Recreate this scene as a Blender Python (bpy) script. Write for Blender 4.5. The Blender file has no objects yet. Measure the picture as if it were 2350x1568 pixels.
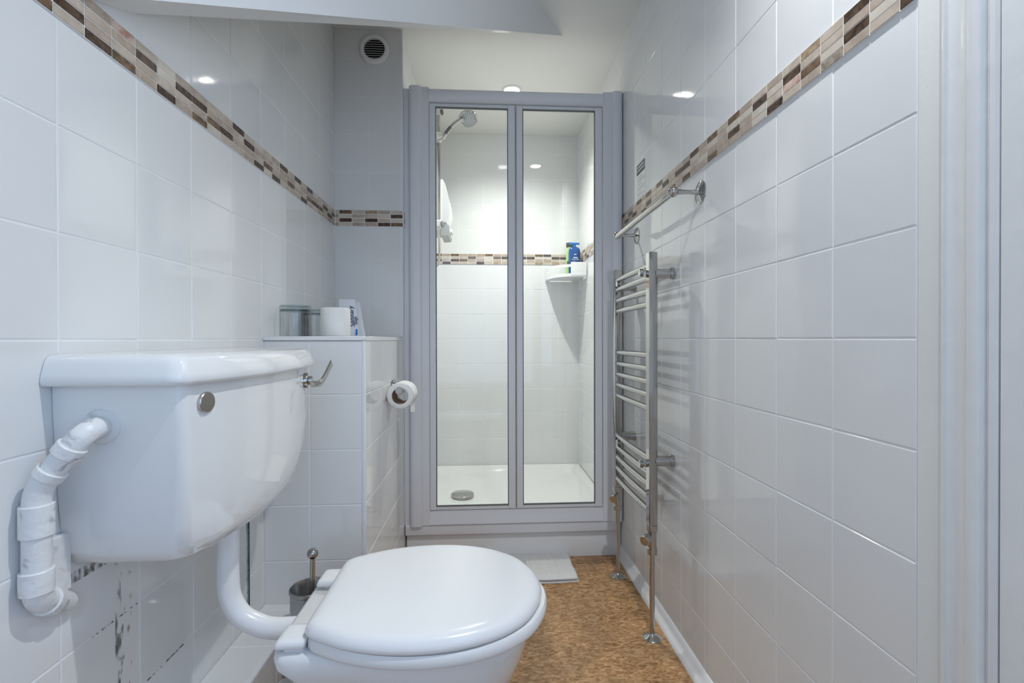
import bpy, math, random
from mathutils import Vector, Matrix
import numpy as np

random.seed(7)
sc = bpy.context.scene
col = sc.collection
H = 0.91                      # camera height; heights below are given relative to the eye line
PI = math.pi

# ---------------------------------------------------------------- camera
FPX, YAW, PIT, ROL = 1077.93, 0.0584, -0.0051, -0.0019
r = Vector((math.cos(YAW), -math.sin(YAW), 0)); fw = Vector((math.sin(YAW), math.cos(YAW), 0)); up = Vector((0, 0, 1))
fw2 = fw*math.cos(PIT) + up*math.sin(PIT); up2 = up*math.cos(PIT) - fw*math.sin(PIT)
r3 = r*math.cos(ROL) + up2*math.sin(ROL); u3 = up2*math.cos(ROL) - r*math.sin(ROL)
cam_d = bpy.data.cameras.new('camera'); cam = bpy.data.objects.new('camera', cam_d); col.objects.link(cam)
M = Matrix((r3, u3, -fw2)).transposed().to_4x4(); M.translation = (0, 0, H)
cam.matrix_world = M
cam_d.sensor_width = 36.0; cam_d.lens = 36.0*FPX/2350.0; cam_d.clip_start = 0.02
sc.camera = cam

# ---------------------------------------------------------------- world, view, main lights
sc.view_settings.view_transform = 'Standard'; sc.view_settings.look = 'None'
sc.view_settings.gamma = 1.0; sc.view_settings.use_curve_mapping = False
sc.view_settings.exposure = 0.0
w = bpy.data.worlds.new('sky'); sc.world = w; w.use_nodes = True
wb = w.node_tree.nodes['Background']; wb.inputs[0].default_value = (0.62, 0.78, 1.0, 1); wb.inputs[1].default_value = 1.0

def area(name, loc, rot, sx, sy, power, color, shape='RECTANGLE', spread=None):
    l = bpy.data.lights.new(name, 'AREA'); l.shape = shape; l.size = sx; l.size_y = sy
    l.energy = power; l.color = color
    if spread: l.spread = spread
    o = bpy.data.objects.new(name, l); col.objects.link(o); o.location = loc; o.rotation_euler = rot
    return o
# cool fill through an added, unseen right-wall opening, recessed to stay out of reflections
area('side_fill', (0.5741+.125, -0.46, H+0.30), (0, PI/2, 0), 1.10, 0.72, 6.0, (0.29, 0.56, 1.0))
area('rear_fill', (0.0, -0.945, H+0.20), (PI/2, 0, 0), 0.98, 1.30, 1.8, (0.41, 0.59, 1.0))  # weak fill lamp added behind the camera to lift the faces turned to it
# ceiling downlights (their lamps are built below)
CEIL = 1.235
DOWN = [(0.138, 2.33), (0.365, 0.53)]
def spot(name, x, y, power, color, size):
    l = bpy.data.lights.new(name, 'SPOT'); l.energy = power; l.color = color; l.spot_size = math.radians(size); l.spot_blend = 1.0; l.shadow_soft_size = 0.018
    o = bpy.data.objects.new(name, l); col.objects.link(o); o.location = (x, y, H+CEIL-0.012); return o
spot('downlight_glow', *DOWN[0], 60.0, (0.98, 1.0, 0.955), 137)
spot('downlight_glow', *DOWN[1], 52.0, (0.94, 0.97, 1.0), 132)

# ---------------------------------------------------------------- materials
def mat(name, color=(.8, .8, .8), rough=.5, metal=0., spec=.5, coat=0., emis=None, trans=0., ior=1.5, bump=None, var=None):
    m = bpy.data.materials.new(name); m.use_nodes = True
    nt = m.node_tree; b = nt.nodes['Principled BSDF']
    b.inputs['Base Color'].default_value = (*color, 1); b.inputs['Roughness'].default_value = rough
    b.inputs['Metallic'].default_value = metal; b.inputs['Specular IOR Level'].default_value = spec
    b.inputs['Coat Weight'].default_value = coat; b.inputs['Coat Roughness'].default_value = 0.04
    b.inputs['Transmission Weight'].default_value = trans; b.inputs['IOR'].default_value = ior
    if emis: b.inputs['Emission Color'].default_value = (*emis[0], 1); b.inputs['Emission Strength'].default_value = emis[1]
    tc = nt.nodes.new('ShaderNodeTexCoord')
    if bump:
        n = nt.nodes.new('ShaderNodeTexNoise'); n.inputs['Scale'].default_value = bump[0]; n.inputs['Detail'].default_value = 3
        bp = nt.nodes.new('ShaderNodeBump'); bp.inputs['Strength'].default_value = bump[1]; bp.inputs['Distance'].default_value = bump[2]
        nt.links.new(tc.outputs['Object'], n.inputs['Vector']); nt.links.new(n.outputs['Fac'], bp.inputs['Height'])
        nt.links.new(bp.outputs['Normal'], b.inputs['Normal'])
    if var:   # (scale, colour a, colour b, lo, hi)
        n = nt.nodes.new('ShaderNodeTexNoise'); n.inputs['Scale'].default_value = var[0]; n.inputs['Detail'].default_value = 5
        n.inputs['Distortion'].default_value = 0.6
        cr = nt.nodes.new('ShaderNodeValToRGB'); cr.color_ramp.elements[0].position = var[3]; cr.color_ramp.elements[1].position = var[4]
        cr.color_ramp.elements[0].color = (*var[1], 1); cr.color_ramp.elements[1].color = (*var[2], 1)
        nt.links.new(tc.outputs['Object'], n.inputs['Vector']); nt.links.new(n.outputs['Fac'], cr.inputs['Fac'])
        nt.links.new(cr.outputs['Color'], b.inputs['Base Color'])
    return m

TILE = mat('glazed_tile', (.80, .80, .79), .07, spec=.5, bump=(6, .25, .004))
TILE_EDGE = TILE
GROUT = mat('grout', (.88, .88, .88), .7)
PAINT = mat('white_wall_paint', (.80, .80, .77), .6, bump=(120, .12, .002))
GLOSSP = mat('white_gloss_paint', (.80, .80, .79), .22, bump=(35, .2, .003))
CERAMIC = mat('white_vitreous_china', (.82, .82, .81), .06, coat=.3)
PLASTIC = mat('white_plastic', (.84, .84, .84), .22)
UPVC = mat('white_frame_plastic', (.80, .81, .84), .28)
CHROME = mat('chrome', (.50, .49, .475), .07, metal=1)
STEEL = mat('brushed_steel', (.55, .52, .48), .25, metal=1)
BLACK = mat('black_gap', (.012, .011, .01), .8)
RUBBER = mat('grey_seal', (.10, .11, .10), .6)
PAPER = mat('tissue_paper', (.86, .85, .82), .95, bump=(260, .25, .002))
CARD = mat('cardboard_tube', (.36, .28, .20), .9)
EMIT = mat('lamp_lens', (1, 1, 1), .3, emis=((1, .97, .92), 14.0))

def dirty_pipe():
    m = mat('chipped_white_paint', (.78, .78, .77), .38, bump=(55, .6, .004), var=(38, (.40, .41, .43), (.80, .80, .79), .30, .41))
    return m
PIPEP = dirty_pipe()

def glass_sheet(name, tint):
    m = bpy.data.materials.new(name); m.use_nodes = True; nt = m.node_tree; nt.nodes.clear()
    out = nt.nodes.new('ShaderNodeOutputMaterial'); mx = nt.nodes.new('ShaderNodeMixShader')
    tr = nt.nodes.new('ShaderNodeBsdfTransparent'); tr.inputs[0].default_value = (*tint, 1)
    gl = nt.nodes.new('ShaderNodeBsdfGlossy'); gl.inputs['Roughness'].default_value = 0.0
    lw = nt.nodes.new('ShaderNodeLayerWeight'); lw.inputs[0].default_value = .5
    p = nt.nodes.new('ShaderNodeMath'); p.operation = 'POWER'; p.inputs[1].default_value = 5
    mu = nt.nodes.new('ShaderNodeMath'); mu.operation = 'MULTIPLY_ADD'; mu.inputs[1].default_value = .92; mu.inputs[2].default_value = .04
    L = nt.links.new
    L(lw.outputs['Facing'], p.inputs[0]); L(p.outputs[0], mu.inputs[0]); L(mu.outputs[0], mx.inputs[0])
    L(tr.outputs[0], mx.inputs[1]); L(gl.outputs[0], mx.inputs[2]); L(mx.outputs[0], out.inputs[0])
    return m
PANE = glass_sheet('shower_glass', (.975, .985, .98))
TUMBLER = glass_sheet('tumbler_glass', (.975, .985, .985))
TUMBLER_BASE = glass_sheet('thick_glass_base', (.80, .85, .86))

def stone(name, a, b, s=60, lo=.35, hi=.65, rough=.25):
    return mat(name, a, rough, var=(s, a, b, lo, hi))
CHIPS = {
 '.': stone('cream_marble', (.50, .40, .31), (.62, .53, .43), 45),
 ',': stone('pale_marble', (.60, .52, .42), (.68, .61, .52), 35),
 ';': stone('beige_marble', (.42, .33, .26), (.54, .43, .34), 50),
 'p': stone('pink_veined_marble', (.50, .27, .20), (.70, .54, .44), 40, .38, .55),
 't': stone('tan_marble', (.30, .20, .11), (.52, .40, .27), 90),
 'b': stone('brown_marble', (.10, .055, .025), (.26, .16, .09), 80),
 'd': stone('dark_emperador_marble', (.035, .018, .010), (.13, .075, .040), 80),
 'g': stone('grey_brown_marble', (.22, .17, .12), (.45, .38, .30), 90),
}

# floor: mottled cork-look vinyl
def floor_mat():
    m = mat('mottled_tan_vinyl', (.5, .3, .15), .38)
    nt = m.node_tree; b = nt.nodes['Principled BSDF']; L = nt.links.new
    tc = nt.nodes.new('ShaderNodeTexCoord')
    mp = nt.nodes.new('ShaderNodeMapping'); mp.inputs['Scale'].default_value = (1, 2.2, 1); L(tc.outputs['Object'], mp.inputs[0])
    n1 = nt.nodes.new('ShaderNodeTexNoise'); n1.inputs['Scale'].default_value = 48; n1.inputs['Detail'].default_value = 6; n1.inputs['Distortion'].default_value = 1.2
    n2 = nt.nodes.new('ShaderNodeTexNoise'); n2.inputs['Scale'].default_value = 10; n2.inputs['Detail'].default_value = 3
    L(mp.outputs[0], n1.inputs['Vector']); L(tc.outputs['Object'], n2.inputs['Vector'])
    c1 = nt.nodes.new('ShaderNodeValToRGB'); e = c1.color_ramp.elements
    e[0].position = .33; e[0].color = (.24, .115, .04, 1); e[1].position = .68; e[1].color = (.60, .40, .23, 1)
    k = e.new(.5); k.color = (.44, .25, .115, 1)
    c2 = nt.nodes.new('ShaderNodeValToRGB'); c2.color_ramp.elements[0].position = .35; c2.color_ramp.elements[1].position = .7
    c2.color_ramp.elements[0].color = (.80, .78, .74, 1); c2.color_ramp.elements[1].color = (1.12, 1.08, 1.0, 1)
    mx = nt.nodes.new('ShaderNodeMix'); mx.data_type = 'RGBA'; mx.blend_type = 'MULTIPLY'; mx.inputs[0].default_value = 1
    L(n1.outputs['Fac'], c1.inputs[0]); L(n2.outputs['Fac'], c2.inputs[0]); L(c1.outputs[0], mx.inputs[6]); L(c2.outputs[0], mx.inputs[7])
    L(mx.outputs[2], b.inputs['Base Color'])
    bp = nt.nodes.new('ShaderNodeBump'); bp.inputs['Strength'].default_value = .15; bp.inputs['Distance'].default_value = .002
    L(n1.outputs['Fac'], bp.inputs['Height']); L(bp.outputs[0], b.inputs['Normal'])
    return m
FLOOR = floor_mat()

# ---------------------------------------------------------------- mesh builder
class MB:
    def __init__(s): s.v = []; s.f = []; s.m = []; s.mi = 0
    def add(s, vs, fs):
        o = len(s.v); s.v += [Vector(p) for p in vs]
        for f in fs: s.f.append([i+o for i in f]); s.m.append(s.mi)
        return s
    def box(s, x0, x1, y0, y1, z0, z1, b=0.0):
        if b <= 0:
            vs = [(x, y, z) for z in (z0, z1) for y in (y0, y1) for x in (x0, x1)]
            return s.add(vs, [(0, 2, 3, 1), (4, 5, 7, 6), (0, 1, 5, 4), (2, 6, 7, 3), (0, 4, 6, 2), (1, 3, 7, 5)])
        vs = []; idx = {}
        for sx in (0, 1):
            for sy in (0, 1):
                for sz in (0, 1):
                    X, Y, Z = (x0, x1)[sx], (y0, y1)[sy], (z0, z1)[sz]
                    dx, dy, dz = (b, -b)[sx], (b, -b)[sy], (b, -b)[sz]
                    for a, p in enumerate(((X, Y+dy, Z+dz), (X+dx, Y, Z+dz), (X+dx, Y+dy, Z))):
                        idx[(sx, sy, sz, a)] = len(vs); vs.append(p)
        F = []
        q = lambda *k: F.append([idx[i] for i in k])
        for t in (0, 1):
            q((t, 0, 0, 0), (t, 1, 0, 0), (t, 1, 1, 0), (t, 0, 1, 0)); q((0, t, 0, 1), (1, t, 0, 1), (1, t, 1, 1), (0, t, 1, 1)); q((0, 0, t, 2), (1, 0, t, 2), (1, 1, t, 2), (0, 1, t, 2))
            for u in (0, 1):
                q((t, u, 0, 0), (t, u, 1, 0), (t, u, 1, 1), (t, u, 0, 1)); q((t, 0, u, 0), (t, 1, u, 0), (t, 1, u, 2), (t, 0, u, 2)); q((0, t, u, 1), (1, t, u, 1), (1, t, u, 2), (0, t, u, 2))
                for v_ in (0, 1): q((t, u, v_, 0), (t, u, v_, 1), (t, u, v_, 2))
        return s.add(vs, F)
    def loft(s, rings, cap0=True, cap1=True, loop=False):
        o = len(s.v); n = len(rings[0])
        for rg in rings: s.v += [Vector(p) for p in rg]
        k = len(rings)
        for i in range(k if loop else k-1):
            a = o+i*n; b_ = o+((i+1) % k)*n
            for j in range(n):
                s.f.append([a+j, a+(j+1) % n, b_+(j+1) % n, b_+j]); s.m.append(s.mi)
        if not loop:
            if cap0: s.f.append([o+j for j in range(n)][::-1]); s.m.append(s.mi)
            if cap1: s.f.append([o+(k-1)*n+j for j in range(n)]); s.m.append(s.mi)
        return s
    def lathe(s, prof, c, axis=(0, 0, 1), n=32, cap=True):
        ax = Vector(axis).normalized(); t = Vector((1, 0, 0)) if abs(ax.x) < .9 else Vector((0, 1, 0))
        u = ax.cross(t).normalized(); v = ax.cross(u); c = Vector(c)
        rings = [[c+ax*h+(u*math.cos(2*PI*i/n)+v*math.sin(2*PI*i/n))*max(rr, 1e-5) for i in range(n)] for rr, h in prof]
        return s.loft(rings, cap, cap)
    def cyl(s, p0, p1, r0, r1=None, n=24, b=0.0):
        p0 = Vector(p0); p1 = Vector(p1); r1 = r0 if r1 is None else r1; L = (p1-p0).length
        pr = [(r0, 0), (r1, L)] if b <= 0 else [(r0-b, 0), (r0, b), (r1, L-b), (r1-b, L)]
        return s.lathe(pr, p0, p1-p0, n)
    def tube(s, pts, rad, n=16, sub=0, caps=True):
        P = [Vector(p) for p in pts]
        if sub: P = smooth_path(P, sub)
        R = rad if isinstance(rad, (list, tuple)) else [rad]*len(P)
        rings = []; prev = None
        for i, p in enumerate(P):
            d = (P[min(i+1, len(P)-1)]-P[max(i-1, 0)]).normalized()
            if prev is None:
                t = Vector((0, 0, 1)) if abs(d.z) < .9 else Vector((1, 0, 0)); u = d.cross(t).normalized()
            else: u = (prev-d*prev.dot(d)).normalized()
            prev = u; v = d.cross(u); rr = R[i if len(R) == len(P) else 0]
            rings.append([p+(u*math.cos(2*PI*k/n)+v*math.sin(2*PI*k/n))*rr for k in range(n)])
        return s.loft(rings, caps, caps)
    def sphere(s, c, rad, n=20):
        return s.lathe([(rad*math.sin(PI*i/12), -rad*math.cos(PI*i/12)) for i in range(13)], c, n=n)
    def prism(s, poly, a0, a1, axis='z'):
        def P(p, a):
            return {'z': (p[0], p[1], a), 'y': (p[0], a, p[1]), 'x': (a, p[0], p[1])}[axis]
        return s.loft([[P(p, a0) for p in poly], [P(p, a1) for p in poly]])
    def build(s, name, mats, parent=None, smooth=38, kind=None):
        me = bpy.data.meshes.new(name)
        off = Vector((0, 0, H)) if parent is None else Vector((0, 0, H))-world_loc(parent)
        me.from_pydata([tuple(p+off) for p in s.v], [], s.f)
        mats = mats if isinstance(mats, (list, tuple)) else [mats]
        for m in mats: me.materials.append(m)
        if len(mats) > 1: me.polygons.foreach_set('material_index', s.m)
        import bmesh
        bm = bmesh.new(); bm.from_mesh(me); bmesh.ops.recalc_face_normals(bm, faces=bm.faces); bm.to_mesh(me); bm.free()
        if smooth:
            me.polygons.foreach_set('use_smooth', [True]*len(me.polygons)); me.set_sharp_from_angle(angle=math.radians(smooth))
        me.update()
        o = bpy.data.objects.new(name, me); col.objects.link(o)
        if parent is not None: o.parent = parent
        if kind: o['kind'] = kind
        return o

def world_loc(o):
    l = Vector((0, 0, 0))
    while o is not None: l += o.location; o = o.parent
    return l
def smooth_path(P, sub):
    out = []; n = len(P)
    for i in range(n-1):
        p0, p1, p2, p3 = P[max(i-1, 0)], P[i], P[i+1], P[min(i+2, n-1)]
        for k in range(sub):
            t = k/sub
            out.append(.5*((2*p1)+(p2-p0)*t+(2*p0-5*p1+4*p2-p3)*t*t+(3*p1-p0-3*p2+p3)*t**3))
    out.append(P[-1]); return out
def closed_smooth(P, sub):
    out = []; n = len(P)
    for i in range(n):
        p0, p1, p2, p3 = P[i-1], P[i], P[(i+1) % n], P[(i+2) % n]
        for k in range(sub):
            t = k/sub
            out.append(.5*((2*p1)+(p2-p0)*t+(2*p0-5*p1+4*p2-p3)*t*t+(3*p1-p0-3*p2+p3)*t**3))
    return out
def thing(name, label, cat, loc, group=None):
    o = bpy.data.objects.new(name, None); col.objects.link(o); o.empty_display_size = .05
    o.location = (loc[0], loc[1], loc[2]+H); o['label'] = label; o['category'] = cat
    if group: o['group'] = group
    return o
def tag(o, label, cat, group=None):
    o['label'] = label; o['category'] = cat
    if group: o['group'] = group
    return o
def dup(root, dx, label, cat=None):
    c = root.copy(); col.objects.link(c); c.location = root.location+Vector(dx); c['label'] = label
    for ch in root.children:
        d = ch.copy(); col.objects.link(d); d.parent = c
        for g in ch.children:
            e = g.copy(); col.objects.link(e); e.parent = d
    return c

# ---------------------------------------------------------------- tiled walls
XL, XR, YA, YB, XS = -0.5947, 0.5741, 1.905, 2.84, -0.325
ZF = -H
MOS0, MOS1 = 0.450, 0.5145
T = 0.15
GW, REC = 0.0011, 0.0008       # half grout width, grout depth
def lines(lo, hi, org, step=T):
    a = [lo]; k = math.floor((lo-org)/step)+1
    while org+k*step < hi-1e-4:
        x = org+k*step
        if x-lo > .004 and hi-x > .004: a.append(x)
        k += 1
    return a+[hi]
def tiles(name, origin, u, v, n, ul, vl, skip=None, kind='structure', mats=None):
    """origin + u*a + v*b, facing n; grout bed behind bevelled tiles"""
    O, U, Vv, N = Vector(origin), Vector(u), Vector(v), Vector(n)
    mb = MB(); P = lambda a, b_, d=0: O+U*a+Vv*b_+N*d
    mb.mi = 1
    mb.add([P(ul[0], vl[0], -REC), P(ul[-1], vl[0], -REC), P(ul[-1], vl[-1], -REC), P(ul[0], vl[-1], -REC),
            P(ul[0], vl[0], -.012), P(ul[-1], vl[0], -.012), P(ul[-1], vl[-1], -.012), P(ul[0], vl[-1], -.012)],
           [(0, 1, 2, 3), (4, 5, 6, 7), (0, 1, 5, 4), (1, 2, 6, 5), (2, 3, 7, 6), (3, 0, 4, 7)])
    mb.mi = 0
    for i in range(len(ul)-1):
        for j in range(len(vl)-1):
            a0, a1, b0, b1 = ul[i]+GW, ul[i+1]-GW, vl[j]+GW, vl[j+1]-GW
            if skip and skip((a0+a1)/2, (b0+b1)/2): continue
            e = .0016; t = [random.uniform(-.00022, .00022) for _ in range(3)]
            dd = lambda sa, sb: t[2]*.5+t[0]*sa+t[1]*sb
            q = [(a0, b0), (a1, b0), (a1, b1), (a0, b1)]
            p = [(a0+e, b0+e), (a1-e, b0+e), (a1-e, b1-e), (a0+e, b1-e)]
            sg = [(-1, -1), (1, -1), (1, 1), (-1, 1)]
            h = .0003
            mid = [(a0+e*.3, b0+e*.3), (a1-e*.3, b0+e*.3), (a1-e*.3, b1-e*.3), (a0+e*.3, b1-e*.3)]
            mb.loft([[P(x, y, -REC) for x, y in q], [P(x, y, -h+dd(*s_)) for (x, y), s_ in zip(mid, sg)], [P(x, y, dd(*s_)) for (x, y), s_ in zip(p, sg)]], cap0=False)
    return mb.build(name, mats or [TILE, GROUT], smooth=0, kind=kind)

def mosaic(name, origin, u, n, start, cols, end, step=.0515, lo=None):
    """four rows of small stone chips set a little proud of the tiles"""
    O, U, N = Vector(origin), Vector(u), Vector(n); mb = MB()
    P = lambda a, z, d: O+U*a+Vector((0, 0, z))+N*d
    lo = start if lo is None else lo
    def slab(a0, a1, z0, z1, d0, d1, e=0.0):
        mb.loft([[P(a0, z0, d0), P(a1, z0, d0), P(a1, z1, d0), P(a0, z1, d0)], [P(a0+e, z0+e, d1), P(a1-e, z0+e, d1), P(a1-e, z1-e, d1), P(a0+e, z1-e, d1)]])
    slab(lo, end, MOS0, MOS1, -.010, .0022)
    keys = list(CHIPS); rows = 4; rh = (MOS1-MOS0)/rows
    rnd = random.Random(hash(name) % 1000 if False else sum(map(ord, name)))
    x = start; i = 0
    # columns before 'start' keep the same rhythm
    xs = []
    k = 0
    while start-(k+1)*step > lo-step: k += 1
    for c in range(-k, 200):
        a0 = start+c*step; a1 = a0+step
        if a1 <= lo+.002: continue
        if a0 >= end-.002: break
        pat = cols[c] if 0 <= c < len(cols) else None
        if pat is None:
            pat = [rnd.choice('.,;.,') for _ in range(4)]
            if rnd.random() < .75: pat[rnd.randrange(4)] = rnd.choice('ddbt')
            if rnd.random() < .2: pat[rnd.randrange(4)] = rnd.choice('bt')
        for rw in range(4):
            ch = pat[rw]
            if ch == '.': ch = rnd.choice('.,;.;')
            mb.mi = 1+keys.index(ch)
            b0 = max(a0, lo)+.0009; b1 = min(a1, end)-.0009
            z1 = MOS1-rw*rh-.0008; z0 = MOS1-(rw+1)*rh+.0008
            if b1-b0 > .002: slab(b0, b1, z0, z1, .001, .0034, .0004)
        mb.mi = 0
    return mb.build(name, [GROUT]+[CHIPS[k] for k in keys], smooth=0, kind='structure')

hrow = [k*T for k in range(-6, 4)]
low = lines(ZF, MOS0, 0.0); high = lines(MOS1, CEIL, MOS1)
# left wall
tiles('wall_left', (XL, 0, 0), (0, 1, 0), (0, 0, 1), (1, 0, 0), lines(-.95, YA+.02, .693), low)
tiles('wall_left', (XL, 0, 0), (0, 1, 0), (0, 0, 1), (1, 0, 0), lines(-.95, YA+.02, .693), high)
mosaic('trim_1', (XL, 0, 0), (0, 1, 0), (1, 0, 0), .6843,
       ['..d.', '...d', 'p..b', '.d..', '...d', '.d..', '.d.b', '..b.', '..d.', 'd...', '.d..', '...d', '..b.', '...d', 'd...', '..b.', 'd...', '...d', 'd.b.', '..d.', '..b.', '.d..', '..d.', '.b..'], YA, lo=-.9)
# alcove end wall above the shelf
va = [XL, -.4555, XS]
tiles('wall_alcove', (0, YA, 0), (1, 0, 0), (0, 0, 1), (0, -1, 0), va, lines(.0085, MOS0, 0.0))
tiles('wall_alcove', (0, YA, 0), (1, 0, 0), (0, 0, 1), (0, -1, 0), va, high)
mosaic('trim_2', (0, YA, 0), (1, 0, 0), (0, -1, 0), -.5748, ['b.d.', '.;.;', 't.d.', '...d', '.d.b'], XS, step=.0503, lo=XL+.004)
# pier (boxed pier below the shelf)
tiles('wall_pier_front', (0, 1.30, 0), (1, 0, 0), (0, 0, 1), (0, -1, 0), [XL, -.4723, XS-.009], lines(ZF, -.004, 0.0))
tiles('wall_pier_side', (XS, 0, 0), (0, 1, 0), (0, 0, 1), (1, 0, 0), [1.309, 1.3588, 1.5088, 1.6588, 1.8088, 1.97], lines(ZF, -.004, 0.0))
MB().box(XS-.010, XS+.001, 1.2985, 1.31, ZF, -.003, .002).build('trim_3', UPVC, kind='structure')
s = MB(); s.box(XL, XS+.0015, 1.2965, 1.31, -.003, .0085, .0015); s.mi = 0
s.box(XL, XS+.0012, 1.31, YA, -.004, .0080, .001); s.build('trim_4', PLASTIC, kind='structure')
# solid body of the pier
MB().box(XL+.001, XS-.0125, 1.3125, 1.97, ZF, -.005).build('wall_pier_core', PAINT, kind='structure')
# shower left wall (also the jamb beside the enclosure)
tiles('wall_shower_left', (XS, 0, 0), (0, 1, 0), (0, 0, 1), (1, 0, 0), lines(1.915, YB, 1.9588), lines(.009, MOS0, 0.0))
tiles('wall_shower_left', (XS, 0, 0), (0, 1, 0), (0, 0, 1), (1, 0, 0), lines(1.915, YB, 1.9588), high)
tiles('wall_shower_left', (XS, 0, 0), (0, 1, 0), (0, 0, 1), (1, 0, 0), lines(1.975, YB, 1.9588), lines(ZF, .009, 0.0))
mosaic('trim_5', (XS, 0, 0), (0, 1, 0), (1, 0, 0), 1.915, ['t.d.'], YB)
MB().box(XS-.014, XS+.0005, YA-.0006, 1.916, .0085, CEIL, .0012).build('trim_6', UPVC, kind='structure')
MB().box(XL, XS-.0125, YA+.0125, YB+.02, ZF, CEIL).build('wall_alcove_core', PAINT, kind='structure')
# shower back wall
uc = lines(XS, XR, -.1537)
tiles('wall_back', (0, YB, 0), (1, 0, 0), (0, 0, 1), (0, -1, 0), uc, low)
tiles('wall_back', (0, YB, 0), (1, 0, 0), (0, 0, 1), (0, -1, 0), uc, high)
mosaic('trim_7', (0, YB, 0), (1, 0, 0), (0, -1, 0), -.3028,
       ['b.b.', '...d', 'b.d.', '..b.', '.b..', 't..d', 'b...', '.b.t', '.d..', '....', '.d..', '.d..', 'b..t', 'd.t.', '.d.t', '.d..', '..b.'], XR, step=.0507, lo=XS)
# right wall
YR0 = .5923
tiles('wall_right', (XR, 0, 0), (0, 1, 0), (0, 0, 1), (-1, 0, 0), lines(YR0, YB, .5933), low)
tiles('wall_right', (XR, 0, 0), (0, 1, 0), (0, 0, 1), (-1, 0, 0), lines(YR0, YB, .5933), high)
mosaic('trim_8', (XR, 0, 0), (0, 1, 0), (-1, 0, 0), .6163,
       ['t...', 'd.d.', '...g', 't.b.', '.dp.', '...d', '.d..', '....', 'b.d.', '....', 'b..b', '....', 'd...', '.d.d', '.d..', '...d', '.d..', 'b...', '....', 'b.d.', '...d', 'b...', '..d.', '.b..', '..d.', 'd...'], YB, step=.0508, lo=YR0)
# plastered strip and door casing
MB().box(XR, XR+.03, .556, YR0-.0005, ZF, CEIL, .0008).build('wall_right_strip', PAINT, kind='structure')
prof = [(XR+.03, .5565), (XR-.004, .5565), (XR-.008, .5545), (XR-.0085, .5475), (XR-.0055, .5465), (XR-.004, .5445), (XR-.0045, .535), (XR-.006, .524), (XR-.0085, .5215), (XR-.0105, .518), (XR-.0108, .508), (XR-.009, .5035), (XR-.003, .5020), (XR-.003, .5008), (XR+.03, .5008)]
MB().prism(prof, ZF, CEIL, 'z').build('trim_9', GLOSSP, smooth=60, kind='structure')
MB().box(XR+.006, XR+.03, .4995, .5010, ZF, CEIL).build('trim_10', BLACK, kind='structure')
MB().prism([(XR+.03, .4997), (XR-.004, .4997), (XR-.0065, .4975), (XR-.0065, .4915), (XR-.004, .4893), (XR+.03, .4893)], ZF, CEIL, 'z').build('trim_11', GLOSSP, kind='structure')
d = MB(); d.box(XR-.0045, XR+.035, -.02, .4887, ZF+.004, CEIL-.12, .002)
door = d.build('door_1', GLOSSP, kind='structure')
MB().box(XR-.006, XR+.035, -.02, .489, CEIL-.118, CEIL).build('trim_12', GLOSSP, kind='structure')
rr_w = MB(); wy0, wy1, wz0, wz1 = -.82, -.10, -.25, .85
rr_w.box(XR-.006, XR+.15, -.95, wy0, ZF, CEIL); rr_w.box(XR-.006, XR+.15, wy1, -.022, ZF, CEIL)
rr_w.box(XR-.006, XR+.15, wy0, wy1, ZF, wz0); rr_w.box(XR-.006, XR+.15, wy0, wy1, wz1, CEIL)
rr_w.build('wall_right_rear', PAINT, kind='structure')
wf = MB(); xw = XR+.13
for z in (wz0, wz1-.04): wf.box(xw, xw+.03, wy0, wy1, z, z+.04, .004)
for y in (wy0, (wy0+wy1)/2-.018, wy1-.036): wf.box(xw, xw+.03, y, y+.036, wz0+.04, wz1-.04, .004)
wf.build('added_window_1', PLASTIC, kind='structure')  # frame of the added side opening, unseen, there for the side fill lamp
rw = MB()
rw.box(XL, -.53, -.99, -.95, ZF, CEIL); rw.box(.53, XR+.15, -.99, -.95, ZF, CEIL)
rw.box(-.53, .53, -.99, -.95, ZF, -.49); rw.box(-.53, .53, -.99, -.95, .89, CEIL)
rw.build('wall_rear', PAINT, kind='structure')
wf = MB()
for z in (-.49, .85): wf.box(-.53, .53, -.985, -.955, z, z+.04, .003)
for x in (-.53, .49): wf.box(x, x+.04, -.985, -.955, -.45, .85, .003)
wf.build('added_window_2', PLASTIC, kind='structure')  # made-up rear frame, out of view, added to house the rear fill lamp
# floor and ceiling
MB().box(XL, XR+.03, -.99, YB+.02, ZF-.03, ZF).build('floor', FLOOR, kind='structure')
MB().box(XL-.02, XR+.035, -.99, YB+.02, CEIL, CEIL+.03).build('ceiling', PAINT, kind='structure')
# boxed-in pipe ledge along the left wall
XG, ZG = -.487, -.715
tiles('wall_ledge', (XG, 0, 0), (0, 1, 0), (0, 0, 1), (1, 0, 0), lines(-.9, 1.30, .693+.30-.02), [ZF, ZF+.06, ZG-.006])
tiles('wall_ledge', (0, 0, ZG), (1, 0, 0), (0, 1, 0), (0, 0, 1), [XL+.001, XG-.010], lines(-.9, 1.30, .693+.13))
MB().box(XG-.010, XG+.0012, -.9, 1.299, ZG-.009, ZG+.0012, .002).build('trim_13', UPVC, kind='structure')
MB().box(XL+.002, XG-.0125, -.9, 1.299, ZF, ZG-.0125).build('wall_ledge_core', PAINT, kind='structure')
# white bead along the foot of the right wall
MB().prism([(XR, ZF), (XR-.024, ZF), (XR-.0235, ZF+.006), (XR-.017, ZF+.014), (XR-.008, ZF+.026), (XR-.004, ZF+.040), (XR, ZF+.042)], .5925, 1.95, 'y').build('baseboard_right', PLASTIC, smooth=60, kind='structure')
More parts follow.
